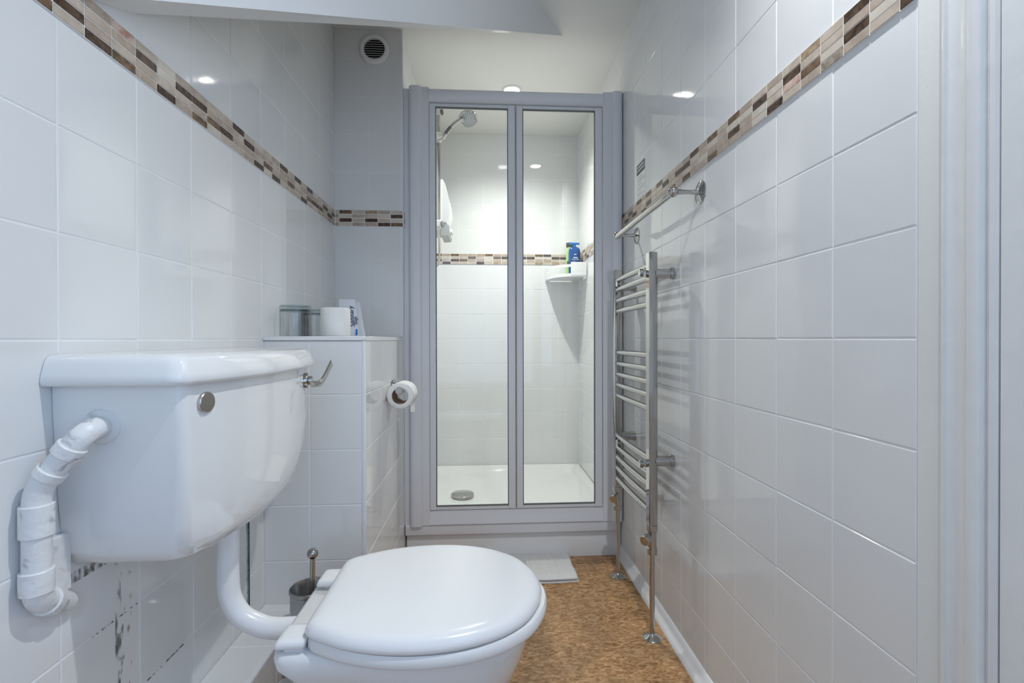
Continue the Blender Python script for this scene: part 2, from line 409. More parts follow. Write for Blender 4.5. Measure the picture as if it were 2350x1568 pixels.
# sloping painted boxing under the ceiling
A = (XL, .9767, .6466); D = (XL, .8294, .5501); B2 = (XL, .7543, .5181); B = (XL, .7072, .4947)
Tp = (.3193, 1.9040, CEIL); Pp = (XL, .476, CEIL); Q = (XL, .9767, CEIL)
bk = MB(); bk.add([A, D, B2, B, Tp, Pp, Q], [(5, 3, 4), (3, 2, 4), (2, 1, 4), (1, 0, 4), (0, 6, 4), (6, 5, 4), (5, 6, 0, 1, 2, 3)])
bk.build('trim_14', mat('boxing_paint', (.80, .80, .79), .3, bump=(9, .1, .006)), smooth=0, kind='structure')
# grime along the silicone and the open joint beside the pier
def grime(name, y0, y1, z0, z1, c, lo, hi, sc_, amax=.55):
    m = bpy.data.materials.new(name); m.use_nodes = True; nt = m.node_tree; L = nt.links.new
    b = nt.nodes['Principled BSDF']; b.inputs['Roughness'].default_value = .6; b.inputs['Base Color'].default_value = (*c, 1)
    tc = nt.nodes.new('ShaderNodeTexCoord'); mp = nt.nodes.new('ShaderNodeMapping'); mp.inputs['Scale'].default_value = (1, 1, .35)
    n = nt.nodes.new('ShaderNodeTexNoise'); n.inputs['Scale'].default_value = sc_; n.inputs['Detail'].default_value = 8
    cr = nt.nodes.new('ShaderNodeValToRGB'); cr.color_ramp.elements[0].position = lo; cr.color_ramp.elements[1].position = hi; cr.color_ramp.elements[1].color = (amax, amax, amax, 1)
    L(tc.outputs['Object'], mp.inputs[0]); L(mp.outputs[0], n.inputs['Vector']); L(n.outputs['Fac'], cr.inputs[0]); L(cr.outputs[0], b.inputs['Alpha'])
    MB().box(XL+.0003, XL+.0008, y0, y1, z0, z1).build('trim_15', m, smooth=0, kind='structure')
grime('grime_streak', .790, .801, -.56, -.352, (.14, .14, .12), .50, .66, 90, .45)
grime('grime_streak_side', .801, .824, -.60, -.352, (.18, .15, .12), .58, .66, 120, .4)
grime('grime_under_cistern', .71, .80, -.352, -.336, (.16, .13, .09), .48, .66, 110, .5)
grime('grime_joint', .74, .84, -.4518, -.4498, (.10, .08, .06), .50, .60, 160)
grime('grime_joint', .86, .96, -.6018, -.5995, (.07, .06, .05), .46, .56, 120)
jag = MB(); zz = -.715
pts = []
rr = random.Random(3)
while zz < -.30:
    pts.append((1.2145+rr.uniform(-.0018, .0018), zz)); zz += rr.uniform(.004, .010)
poly = pts+[(1.2215, pts[-1][1]), (1.2215, -.715)]
jag.prism(poly, XL-.001, XL+.0006, 'x').build('trim_16', BLACK, smooth=0, kind='structure')
jg = MB().prism([(y-.0050+rr.uniform(-.0018, .0012), z) for y, z in pts]+[(y, z) for y, z in pts[::-1]], XL-.001, XL+.0009, 'x')
jg.build('trim_17', mat('green_plasterboard', (.22, .36, .32), .9), smooth=0, kind='structure')
# filler block between overflow pipe and cistern
MB().box(XL, XL+.010, .655, .70, -.352, -.27, .002).build('trim_18', PIPEP, kind='structure')

# ---------------------------------------------------------------- toilet
YC = .912
def egg(x0, pts, z, sc_=1.0, yc=YC, sub=5):
    """closed outline from half-outline control points (x along, y half width)"""
    half = [(x0+x, y) for x, y in pts]
    full = [Vector((x, yc+y, z)) for x, y in half]+[Vector((x, yc-y, z)) for x, y in half[::-1] if y > 1e-4]
    c = closed_smooth(full, sub)
    if sc_ != 1.0:
        m_ = Vector((x0+max(p[0] for p in pts)*.48, yc, z))
        if isinstance(sc_, float): c = [m_+(p-m_)*sc_ for p in c]
    return c
def inset(ring, d, z=None):
    n = len(ring); cx = sum((p for p in ring), Vector())/n; out = []
    for i, p in enumerate(ring):
        t = (ring[(i+1) % n]-ring[i-1]); t.z = 0; t.normalize(); nn = Vector((t.y, -t.x, 0))
        if nn.dot(p-cx) > 0: nn = -nn
        q = p+nn*d
        if z is not None: q.z = z
        out.append(q)
    return out
LID = [(0.001, .000), (0.0, .055), (.0005, .105), (.006, .119), (.022, .132), (.075, .158), (.135, .174), (.20, .1785), (.265, .170), (.325, .146), (.372, .107), (.400, .057), (.410, .018), (.411, .0)]
toilet = thing('toilet', 'white toilet with closed lid below the wall cistern', 'toilet', (-.12, YC, ZF))
pan = MB()
PANL = [(0.0, .0), (0.0, .08), (.003, .118), (.018, .134), (.06, .139), (.11, .147), (.17, .159), (.235, .166), (.30, .158), (.36, .135), (.405, .095), (.43, .048), (.436, .0)]
def panring(x0, ln, wd, z, pw=1.0): return egg(x0, [(x/.436*ln, y/.166*wd) for x, y in PANL], z)
pr = []
for x0, x1, wd, z in ((-.3475, .070, .147, -.517), (-.3535, .078, .153, -.520), (-.3545, .082, .156, -.530), (-.350, .083, .1565, -.545), (-.330, .081, .154, -.562), (-.300, .074, .148, -.585),
                      (-.292, .060, .140, -.62), (-.288, .036, .126, -.66), (-.286, .008, .112, -.72), (-.285, -.008, .103, -.79), (-.285, -.010, .103, -.87), (-.290, .0, .110, -.905), (-.290, .0, .110, ZF)):
    pr.append(panring(x0, x1-x0, wd, z))
pan.loft(pr); pan.build('pan', CERAMIC, toilet, 60)
st = MB(); o0 = egg(-.297, [(x*1.012, y*1.0) for x, y in LID], -.5165)
orr = [inset(o0, .004, -.5165), inset(o0, .001, -.514), inset(o0, 0, -.510), inset(o0, 0, -.500), inset(o0, .003, -.4945), inset(o0, .05, -.4935), inset(o0, .055, -.498), inset(o0, .05, -.5165)]
st.loft(orr, loop=True); seat = st.build('seat', PLASTIC, toilet, 60)
ld = MB(); l0 = egg(-.302, LID, -.4935)
cen = Vector((-.10, YC, 0))
def shrink(ring, d, z):
    k = 1-d/.19; return [Vector((cen.x+(p.x-cen.x)*k, cen.y+(p.y-cen.y)*k, z)) for p in ring]
lr = [shrink(l0, d_, z_) for d_, z_ in ((.006, -.4930), (.0015, -.4915), (0, -.488), (.0005, -.483), (.003, -.4775), (.007, -.4730), (.012, -.4702), (.019, -.4686), (.028, -.4680), (.045, -.4674), (.08, -.4664), (.12, -.4657), (.16, -.4653), (.186, -.4652))]
ld.loft(lr); lid = ld.build('lid', PLASTIC, toilet, 60)
for sy in (-1, 1):
    yc = YC+sy*.098
    y0, y1 = yc-.028, yc+.028
    cap = MB()
    def rr_(x0, x1, a0, a1, z, r_=.006):
        P = []
        for cx, cy, st_ in ((x1-r_, a1-r_, 0), (x0+r_, a1-r_, 90), (x0+r_, a0+r_, 180), (x1-r_, a0+r_, 270)):
            for k in range(5):
                t = math.radians(st_+k*22.5); P.append((cx+r_*math.cos(t), cy+r_*math.sin(t), z))
        return P
    cap.loft([rr_(-.335, -.300, y0+.008, y1-.008, -.518), rr_(-.335, -.300, y0+.008, y1-.008, -.5085), rr_(-.3465, -.298, y0+.001, y1-.001, -.5085), rr_(-.347, -.297, y0, y1, -.5070), rr_(-.345, -.296, y0+.001, y1-.001, -.500), rr_(-.341, -.295, y0+.004, y1-.004, -.4965), rr_(-.335, -.296, y0+.010, y1-.010, -.4955)])
    cap.build('hinge_cap', PLASTIC, toilet, 50)
bt = MB(); yb = YC-.100
bt.cyl((-.318, yb, -.548), (-.318, yb, -.598), .0062, .0058, b=.0005); bt.lathe([(.0045, -.614), (.0058, -.611), (.0058, -.596)], (-.318, yb, 0), n=16)
bt.build('seat_bolt', PLASTIC, toilet)
pc = MB(); sp = smooth_path([Vector(p) for p in ((-.292, YC, -.688), (-.335, YC, -.690), (-.38, YC-.004, -.702), (-.43, YC-.008, -.728), (-.4845, YC-.01, -.765))], 9)
pc.tube(sp, [.049+.0022*math.sin(i*1.25) for i in range(len(sp))], 28)
tag(pc.build('soil_pipe', mat('aged_grey_white_plastic', (.55, .54, .50), .45)), 'white waste pipe running from behind the toilet pan to the tiled ledge', 'pipe')
# ---- flush pipe
fp = MB(); P_ = [(-.483, YC, -.328), (-.483, YC, -.40), (-.483, YC, -.448), (-.479, YC, -.486), (-.460, YC, -.520), (-.427, YC, -.540), (-.398, YC, -.547), (-.356, YC, -.547)]
fp.tube(P_, .0190, 28, 5)
tag(fp.build('flush_pipe', PLASTIC), 'white curved flush pipe from cistern underside to the pan', 'pipe')
# ---- cistern
cist = thing('toilet_cistern', 'white wall-mounted china cistern with chrome lever above the toilet', 'cistern', (-.50, .917, -.33))
def cring(y0, y1, xf, bow, z, rc=.03, yb0=0.0):
    P = [(XL+.001, y0), (XL+.001, y1)]; out = []
    def X(y): t = (y-(y0+y1)/2)/((y1-y0)/2); return xf+bow*(1-t*t)
    # far corner, front sweep, near corner
    for k in range(7):
        t = math.radians(90-k*15); out.append((X(y1)-rc+rc*math.cos(t), y1-rc+rc*math.sin(t)))
    for k in range(1, 16):
        y = (y1-rc)+(y0+rc-(y1-rc))*k/16; out.append((X(y), y))
    for k in range(7):
        t = math.radians(0-k*15); out.append((X(y0)-rc+rc*math.cos(t), y0+rc+rc*math.sin(t)))
    pts = [(XL+.001, y0)]+[(XL+.001, y1)]+out
    return [Vector((x, y, z)) for x, y in pts]
cb = MB(); cr_ = []
for y0, y1, xf, bow, z, rc in ((.681, 1.150, -.418, .024, -.058, .016), (.682, 1.148, -.418, .024, -.10, .016), (.686, 1.140, -.418, .024, -.18, .017), (.690, 1.130, -.419, .024, -.235, .019),
                              (.694, 1.114, -.422, .023, -.270, .022), (.698, 1.088, -.426, .022, -.300, .026), (.711, 1.055, -.433, .020, -.320, .030), (.728, 1.02, -.446, .016, -.331, .034), (.75, .98, -.47, .01, -.335, .036)):
    cr_.append(cring(y0, y1, xf, bow, z, rc))
cb.loft(cr_); cb.build('tank', CERAMIC, cist, 60)
cl_ = MB(); lr = []
for d, z in ((.005, -.0635), (.001, -.0620), (-.001, -.057), (.0005, -.048), (.005, -.033), (.0075, -.0275), (.011, -.0235), (.016, -.0210), (.022, -.0199)):
    lr.append(cring(.664+d, 1.170-d, -.408-d, .026, z, .026))
base_ = lr[-1]; cx_ = -.50
for k_, z in ((.93, -.0192), (.8, -.0188), (.55, -.0186), (.25, -.0185), (.02, -.0185)):
    lr.append([Vector((cx_+(p.x-cx_)*k_, .917+(p.y-.917)*k_, z)) for p in base_])
cl_.loft(lr); cl_.build('lid', CERAMIC, cist, 60)
pl = MB(); fn = Vector((1, -.14, 0)).normalized(); c0 = Vector((-.4105, .7195, -.0925))
pl.lathe([(.0155, -.006), (.0155, .0012), (.0145, .0024), (.010, .0027), (.0, .0027)], c0, fn); pl.build('blanking_plug', STEEL, cist)
lv = MB(); fa = Vector((1, .18, 0)).normalized(); b0 = Vector((-.408, 1.088, -.093))
lv.lathe([(.017, -.006), (.0175, .006), (.0165, .0085), (.010, .0105), (.0095, .018)], b0, fa, 28)
lever = lv.build('lever_boss', CHROME, cist)
bl = MB()
P_ = [(-.388, 1.076, -.099), (-.386, 1.092, -.101), (-.384, 1.112, -.102), (-.382, 1.130, -.098), (-.380, 1.150, -.084), (-.377, 1.172, -.065), (-.376, 1.180, -.058)]
Pp_ = smooth_path([Vector(p) for p in P_], 5); rg = []
for i, p in enumerate(Pp_):
    d_ = (Pp_[min(i+1, len(Pp_)-1)]-Pp_[max(i-1, 0)]).normalized(); nn = Vector((1, -.02, 0)); sd = d_.cross(nn).normalized(); nn = sd.cross(d_).normalized()
    wd = (.0075+.0022*i/len(Pp_)); th = .0022 if i < len(Pp_)-1 else .0012
    ring = [p+sd*wd*a+nn*th*b_ for a, b_ in ((1, .4), (.8, 1), (-.8, 1), (-1, .4), (-1, -.4), (-.8, -1), (.8, -1), (1, -.4))]
    rg.append(ring)
bl.loft(rg); bl.build('lever_blade', CHROME, cist, 60)
# ---- overflow pipe
op = thing('overflow_pipe', 'chipped white-painted overflow pipe down the left wall beside the cistern', 'pipe', (-.575, .645, -.35))
a0 = Vector((-.530, .684, -.120)); a1 = Vector((-.524, .648, -.120)); a2 = Vector((-.545, .640, -.155)); a3 = Vector((-.5745, .637, -.192)); a4 = Vector((-.5755, .637, -.335)); a5 = Vector((XL, .70, -.372))
def bend(p0, p1, p2, rad, n=6):
    d0 = (p0-p1).normalized(); d2 = (p2-p1).normalized(); s0 = p1+d0*rad; s2 = p1+d2*rad
    return [(s0*(1-t)+p1*t)*(1-t)+(p1*(1-t)+s2*t)*t for t in [k/n for k in range(n+1)]]
path = [a0]+bend(a0, a1, a3, .020)+bend(a1, a3, a4, .020)+bend(a3, a4, a5, .020)+[a5]
m1 = MB(); m1.tube(path, .0148, 24); m1.build('pipe', PIPEP, op, 50)
f_ = MB(); f_.lathe([(.0245, 0), (.0245, .0022), (.0225, .0042), (.015, .0045)], (-.530, .6835, -.120), (.05, -1, 0)); f_.build('flange', PIPEP, op)
def sock(p, q, t0, t1, rad=.0176, nm='socket'):
    p = Vector(p); q = Vector(q); d = q-p; m_ = MB(); m_.cyl(p+d*t0, p+d*t1, rad, rad, 24, .0012); m_.build(nm, PIPEP, op)
sock(a1, a3, .24, .42); sock(a1, a3, .66, .80); sock(a3, a4, .13, .42); sock(a3, a4, .72, .93); sock(a4, a5, .30, .62)

# ---------------------------------------------------------------- toilet brush
tb = thing('toilet_brush', 'steel toilet brush in grey metal holder on the floor behind the toilet', 'toilet brush', (-.425, 1.165, ZF))
h = MB(); h.lathe([(.0, 0), (.050, 0), (.051, .004), (.046, .012), (.0445, .30), (.047, .303), (.047, .309), (.0445, .311), (.0425, .308), (.042, .02), (.0, .02)], (-.425, 1.165, ZF), n=40)
hold = h.build('holder', mat('grey_metal_holder', (.42, .41, .41), .22, metal=.9), tb)
h = MB(); h.cyl((-.425, 1.165, -.86), (-.418, 1.165, -.532), .0062, n=18); h.build('rod', STEEL, tb)
h = MB(); h.sphere((-.418, 1.165, -.520), .0135); h.build('ball_knob', CHROME, tb)
h = MB(); h.lathe([(.008, -.88), (.033, -.87), (.036, -.80), (.020, -.785)], (-.425, 1.165, 0)); h.build('bristle_head', PLASTIC, tb)

# ---------------------------------------------------------------- towel bar
tw = thing('towel_bar', 'chrome towel bar fixed over the heated rail on the right wall', 'towel rail', (.545, 1.49, .36))
zb = .389; xb = .4985
m_ = MB(); m_.cyl((xb, 1.205, zb), (xb-.0005, 1.745, zb-.004), .0102, n=24, b=.002); m_.build('bar', CHROME, tw)
for y in (1.218, 1.74):
    m_ = MB(); m_.lathe([(.0305, 0), (.0305, .0025), (.027, .0045), (.012, .007), (.0075, .009), (.0065, .02), (.005, .03), (.0065, .05), (.008, .068)], (XR, y, zb), (-1, 0, 0), 32)
    ob = m_.build('wall_mount', CHROME, tw)
    for dz in (-.019, .019):
        MB().cyl((XR-.0032, y, zb+dz), (XR-.0062, y, zb+dz), .004, n=16).build('screw', STEEL, ob)
    m_ = MB(); m_.sphere((xb, y, zb), .0145); m_.build('ball_joint', CHROME, tw)

# ---------------------------------------------------------------- heated towel rail
hr = thing('heated_towel_rail', 'chrome ladder heated towel rail on the right wall by the shower', 'radiator', (.51, 1.585, ZF))
def dpost(y, z0, z1, nm='post'):
    x = .508; P = []
    for k in range(13):
        t = math.radians(-90+k*15); P.append((x+.000+.0165*math.cos(t), y+.0155*math.sin(t)))
    P += [(x-.012, y+.0155), (x-.014, y+.0135), (x-.014, y-.0135), (x-.012, y-.0155)]
    m_ = MB(); c = Vector((x, y, 0)); sc_ = lambda s, z: [Vector((x+(a-x)*s, y+(b_-y)*s, z)) for a, b_ in P]
    m_.loft([sc_(.93, z0), sc_(1, z0+.002), sc_(1, z1-.002), sc_(.93, z1)]); m_.build(nm, CHROME, hr, 30)
dpost(1.400, -.566, .262); dpost(1.770, -.566, .262)
RZ = [.222, .186, .145, .105, -.050, -.092, -.132, -.172, -.213, -.367, -.409, -.448, -.488, -.528]
for z in RZ:
    m_ = MB(); P = []
    for k in range(17):
        t = k/16; P.append((.5050-.004*math.sin(PI*t), 1.405+.36*t, z))
    m_.tube(P, .0100, 18); m_.build('rung', CHROME, hr)
for y in (1.400, 1.770):
    for z in (.199, -.372):
        m_ = MB(); m_.cyl((XR, y, z), (XR-.012, y, z), .0185, n=28, b=.001); m_.cyl((XR-.010, y, z), (.515, y, z), .0160, n=28); m_.build('wall_bracket', CHROME, hr)
for z in (.199, -.390):
    m_ = MB(); m_.lathe([(.013, 0), (.0135, .004), (.009, .007), (.007, .010)], (.470, 1.47, z), (-1, 0, 0), 24); m_.cyl((.545, 1.47, z), (.472, 1.47, z), .006)
for y in (1.400, 1.770):
    for z in (.2055, -.389):
        m_ = MB(); m_.cyl((.492 if y < 1.5 else .506, y+(.035 if y < 1.5 else -.035), z), (.480 if y < 1.5 else .494, y+(.035 if y < 1.5 else -.035), z), .0125, n=24, b=.002); m_.build('clamp_button', CHROME, hr)
for y, far in ((1.400, 0), (1.770, 1)):
    x = .508
    vb = MB(); vb.lathe([(.0165, -.566), (.017, -.569), (.017, -.582), (.0135, -.585), (.0135, -.634), (.016, -.636), (.016, -.654), (.013, -.656)], (x, y, 0), n=24)
    vv = vb.build('valve', CHROME, hr)
    kd = Vector((-.75, -.55 if not far else -.9, -.1)).normalized(); c = Vector((x, y, -.600))
    vb = MB(); vb.lathe([(.008, .010), (.008, .020), (.0145, .022), (.0150, .040), (.0135, .043), (0, .0435)], c, kd, 24); vb.build('valve_cap', CHROME, vv)
    m_ = MB(); m_.cyl((x, y, -.650), (x, y, ZF+.004), .0078, n=20); m_.build('supply_pipe', CHROME, hr)
    m_ = MB(); m_.lathe([(.029, 0), (.029, .0018), (.026, .0045), (.013, .010), (.009, .014), (.0085, .016)], (x, y-.002, ZF), n=32); m_.build('floor_collar', CHROME, hr)

# ---------------------------------------------------------------- sign on the right wall
sg = thing('wall_notice', 'small printed notice with a dark heading stuck above the mosaic', 'notice', (XR-.001, 1.695, .60))
# the sheet
MB().box(XR-.0009, XR-.0004, 1.650, 1.742, .505, .650).build('sheet', mat('notice_paper', (.78, .78, .75), .3), sg, 0)
MB().box(XR-.0012, XR-.0009, 1.652, 1.740, .610, .648).build('heading', mat('notice_heading', (.06, .06, .065), .4), sg, 0)
tx = MB(); rq = random.Random(5)
for z in (.637, .624):
    y = 1.733
    while y > 1.662:
        l_ = rq.uniform(.004, .012); tx.box(XR-.0014, XR-.0012, y-l_, y, z-.0032, z+.0032); y -= l_+.002
tx.build('heading_print', mat('notice_light_print', (.55, .55, .55), .5), sg, 0)
tx = MB()
for i, z in enumerate((.598, .590, .582, .572, .561, .553, .540, .532, .520)):
    y = 1.733; e = 1.66 if i % 3 else 1.69
    while y > e:
        l_ = rq.uniform(.004, .011); tx.box(XR-.0012, XR-.0009, y-l_, y, z-.0011, z+.0011); y -= l_+.0018
tx.build('body_print', mat('notice_grey_print', (.34, .34, .35), .5), sg, 0)

# ---------------------------------------------------------------- round vent
vt = thing('round_vent', 'round white louvred vent high on the tiled end wall', 'vent', (-.434, YA, 1.153))
c = (-.434, YA, 1.153)
m_ = MB(); m_.lathe([(.0405, 0), (.059, 0), (.0595, .004), (.056, .010), (.048, .0125), (.0415, .0105), (.0405, .002)], c, (0, -1, 0), 48, False); m_.loft([[Vector((0, 0, 0))]*3]*1, False, False) if False else None; m_.build('rim', PLASTIC, vt, 60)
m_ = MB(); m_.lathe([(.0, .0008), (.041, .0008), (.041, .0012), (0, .0012)], c, (0, -1, 0), 40); m_.build('recess', BLACK, vt)
for k in range(9):
    dz = -.036+k*.009; hw = math.sqrt(max(.0408**2-dz**2, 1e-6))
    m_ = MB(); z = 1.153+dz
    m_.prism([(YA-.0095, z-.0016), (YA-.0095, z-.0004), (YA-.002, z+.0030), (YA-.002, z+.0018)], -.434-hw, -.434+hw, 'x'); m_.build('louvre', PLASTIC, vt, 0)

# ---------------------------------------------------------------- ceiling lights
for i, (x, y) in enumerate(DOWN):
    lab = ['recessed round ceiling light glowing above the shower', 'recessed round ceiling light in the room nearer the door'][i]
    t = thing('ceiling_light', lab, 'light', (x, y, CEIL), 'recessed ceiling lights')
    m_ = MB(); m_.lathe([(.037, -.001), (.037, -.003), (.040, -.006), (.046, -.0055), (.049, -.002), (.049, 0)], (x, y, CEIL), n=40, cap=False); m_.build('bezel', PLASTIC, t, 60)
    m_ = MB(); m_.lathe([(.037, -.0005), (.037, -.0035), (0, -.004)], (x, y, CEIL), n=32); m_.build('lens', EMIT, t)

# ---------------------------------------------------------------- shower tray
tr = thing('shower_tray', 'white shower tray with raised rim inside the enclosure', 'shower tray', (.13, 2.39, ZF))
xa, xb_ = XS+.004, XR-.002; ya, yb_ = 1.945, YB-.002
def rrect(x0, x1, y0, y1, z, r_=.02, n=6):
    P = []
    for cx, cy, s0 in ((x1-r_, y1-r_, 0), (x0+r_, y1-r_, 90), (x0+r_, y0+r_, 180), (x1-r_, y0+r_, 270)):
        for k in range(n+1):
            t = math.radians(s0+k*90/n); P.append(Vector((cx+r_*math.cos(t), cy+r_*math.sin(t), z)))
    return P
m_ = MB()
m_.loft([rrect(xa, xb_, ya, yb_, ZF, .004), rrect(xa, xb_, ya, yb_, -.763, .004), rrect(xa+.002, xb_-.002, ya+.002, yb_-.002, -.760, .004),
         rrect(xa+.035, xb_-.035, ya+.05, yb_-.022, -.760, .03), rrect(xa+.040, xb_-.040, ya+.055, yb_-.027, -.763, .03), rrect(xa+.055, xb_-.055, ya+.07, yb_-.05, -.786, .05), rrect(xa+.075, xb_-.075, ya+.09, yb_-.07, -.790, .05),
         rrect(xa+.3, xb_-.3, ya+.3, yb_-.3, -.794, .05)])
m_.build('tray', CERAMIC, tr, 50)
m_ = MB()
m_.prism([(1.985, ZF), (1.955, ZF), (1.952, -.803), (1.930, -.801), (1.925, -.797), (1.923, -.785), (1.924, -.762), (1.928, -.757), (1.936, -.755), (1.985, -.755)], XS+.003, XR-.026, 'x'); m_.build('front_riser', UPVC, tr, 35)
dr = MB(); cc = (-.112, 2.368, -.7905); dr.lathe([(.0, .0), (.054, .0), (.056, .003), (.056, .006), (.0535, .007), (.0535, .0085), (.057, .010), (.057, .013), (.054, .0155), (0, .017)], cc, n=40)
dc = dr.build('drain_cover', CHROME, tr, 50)

# ---------------------------------------------------------------- shower enclosure
en = thing('shower_enclosure', 'white framed folding glass shower door across the room end', 'shower door', (.13, 1.94, -.76))
Y0 = 1.912
def pillar(x0, xm, x1, rnd_left, z0=-.757, z1=1.020):
    P = []
    # rounded outer part then a flat step, seen from above (x, y)
    if rnd_left: P = [(x0, 1.955), (x0, Y0+.010), (x0+.003, Y0+.002), (x0+.010, Y0-.003), (x0+.022, Y0-.005), (xm-.008, Y0-.003), (xm, Y0+.004), (xm+.001, Y0+.008), (x1, Y0+.008), (x1, 1.955)]
    else: P = [(x1, 1.955), (x1, Y0+.008), (xm-.001, Y0+.008), (xm, Y0+.004), (xm+.008, Y0-.003), (x0-.022, Y0-.005), (x0-.010, Y0-.003), (x0-.003, Y0+.002), (x0, Y0+.010), (x0, 1.955)]
    m_ = MB(); m_.prism(P, z0, z1, 'z'); return m_.build('pillar', UPVC, en, 35)
MB().box(XS+.0004, -.3026, 1.929, 1.955, -.757, 1.016).build('wall_channel', UPVC, en, 0)
pillar(-.3025, -.252, -.2235, True); pillar(.5725, .527, .4905, False)
m_ = MB(); m_.prism([(1.952, .962), (Y0+.012, .962), (Y0+.008, .964), (Y0+.002, .985), (Y0, 1.000), (Y0+.003, 1.010), (Y0+.010, 1.0135), (1.952, 1.0135)], -.2235, .4905, 'x'); m_.build('header', UPVC, en, 50)
m_ = MB(); m_.prism([(1.960, -.7545), (Y0+.006, -.7545), (Y0+.006, -.750), (Y0+.010, -.738), (Y0+.014, -.715), (Y0+.016, -.702), (1.960, -.698)], -.2235, .4905, 'x'); m_.build('sill', UPVC, en, 35)
def leaf(x0, x1, g0, g1, nm):
    z0, z1, q0, q1 = -.696, .957, -.682, .943
    m_ = MB(); e = .0015
    m_.box(x0+.0015, g0, 1.924, 1.946, z0, z1, e); m_.box(g1, x1-.0015, 1.924, 1.946, z0, z1, e)
    m_.box(g0, g1, 1.925, 1.945, z0, q0, e); m_.box(g0, g1, 1.925, 1.945, q1, z1, e)
    fr = m_.build(nm, UPVC, en, 0)
    m_ = MB()
    t = .0022
    m_.box(g0, g0+t, 1.923, 1.935, q0, q1); m_.box(g1-t, g1, 1.923, 1.935, q0, q1); m_.box(g0, g1, 1.923, 1.935, q0, q0+t); m_.box(g0, g1, 1.923, 1.935, q1-t, q1)
    m_.build('glazing_seal', RUBBER, fr, 0)
    m_ = MB(); m_.box(g0+t, g1-t, 1.932, 1.936, q0+t, q1-t); g = m_.build('glass_pane', PANE, fr, 0)
    return fr
leaf(-.2235, .1285, -.1965, .0970, 'folding_leaf'); leaf(.1300, .4890, .1580, .4570, 'folding_leaf')
MB().box(.1283, .1302, 1.921, 1.944, -.696, .957).build('hinge_strip', mat('yellowed_seal', (.42, .38, .30), .6), en, 0)

# ---------------------------------------------------------------- shower fittings
ss = thing('shower_riser_rail', 'chrome shower riser rail with white brackets on the shower left wall', 'shower rail', (-.225, 2.40, .88))
m_ = MB(); m_.cyl((-.231, 2.40, .575), (-.231, 2.40, 1.155), .0095, n=24); m_.build('rail', CHROME, ss)
for z in (.585, 1.150):
    m_ = MB(); m_.box(XS, -.216, 2.388, 2.412, z-.018, z+.018, .004); b_ = m_.build('end_bracket', PLASTIC, ss)
    m_ = MB(); m_.cyl((-.217, 2.398, z), (-.209, 2.396, z), .0155, n=20, b=.002); m_.build('end_cap', mat('dark_cap', (.16, .16, .17), .3) if z < 1 else RUBBER, b_)
m_ = MB(); m_.cyl((-.231, 2.40, 1.000), (-.231, 2.40, 1.045), .019, n=24, b=.004); m_.cyl((-.23, 2.395, 1.018), (-.200, 2.37, 1.010), .014, .012, n=20, b=.002); m_.build('slider', PLASTIC, ss)
hh = thing('hand_shower', 'round chrome hand shower with grey spray face on the riser rail', 'shower head', (-.12, 2.36, 1.05))
m_ = MB(); m_.tube([(-.209, 2.375, 1.002), (-.192, 2.37, 1.028), (-.170, 2.365, 1.052), (-.145, 2.36, 1.076), (-.120, 2.36, 1.092), (-.105, 2.362, 1.098)], [.0105, .0115, .0125, .0125, .0115, .0105][0], 20, 0); m_.build('handle', CHROME, hh)
nrm = Vector((.05, -.56, -.83)).normalized(); hc = Vector((-.0790, 2.375, 1.108))
m_ = MB(); m_.lathe([(.0, -.030), (.016, -.028), (.038, -.016), (.0465, -.004), (.0475, .001), (.0455, .005), (.042, .006)], hc, nrm, 40, False); m_.build('head_shell', CHROME, hh, 60)
m_ = MB(); m_.lathe([(.042, .0045), (.0, .0065)], hc, nrm, 36); fc = m_.build('spray_face', mat('grey_spray_plate', (.55, .57, .60), .35), hh)
nz = MB(); uu = nrm.cross(Vector((0, 0, 1))).normalized(); vv_ = nrm.cross(uu)
for ring_r, cnt in ((.0, 1), (.010, 6), (.019, 12), (.028, 18), (.036, 22)):
    for k in range(cnt):
        t = 2*PI*k/cnt+ring_r*40; p = hc+nrm*.006+(uu*math.cos(t)+vv_*math.sin(t))*ring_r
        nz.cyl(p-nrm*.002, p+nrm*.0016, .0017, n=8)
nz.build('nozzles', mat('dark_nozzle_rubber', (.07, .07, .09), .5), fc)['kind'] = 'stuff'
m_ = MB(); m_.tube([(-.190, 2.3565, 1.024), (-.178, 2.352, 1.040), (-.165, 2.350, 1.054)], .008, 12, 3); m_.build('grip_inlay', mat('dark_grip', (.10, .10, .11), .5), hh)
m_ = MB(); m_.tube([(-.211, 2.376, 1.000), (-.245, 2.385, .985), (-.268, 2.39, .93), (-.272, 2.395, .70), (-.268, 2.40, .50), (-.262, 2.40, .41), (-.248, 2.40, .376), (-.236, 2.40, .378), (-.228, 2.40, .41), (-.2265, 2.40, .48), (-.232, 2.40, .555), (-.232, 2.40, .568)], .0058, 12, 10)
tag(m_.build('shower_hose', STEEL), 'chrome flexible shower hose looping down beside the riser rail', 'hose')
su = thing('electric_shower', 'white electric shower unit on the shower left wall', 'shower unit', (-.25, 2.50, .70))
m_ = MB(); prf = [(XS, .56), (-.225, .565), (-.222, .575), (-.222, .815), (-.228, .826), (XS, .830)]
m_.prism(prf, 2.40+.03, 2.63, 'y'); m_.build('back_box', PLASTIC, su, 40)
m_ = MB(); m_.prism([(-.222, .60), (-.195, .602), (-.182, .63), (-.176, .67), (-.180, .72), (-.192, .765), (-.200, .80), (-.212, .822), (-.222, .824)], 2.435, 2.625, 'y'); m_.build('cover', PLASTIC, su, 60)
m_ = MB(); m_.prism([(-.222, .535), (-.185, .537), (-.178, .55), (-.180, .585), (-.195, .600), (-.222, .600)], 2.44, 2.62, 'y'); m_.build('control_panel', mat('pale_grey_panel', (.50, .52, .52), .35), su, 30)
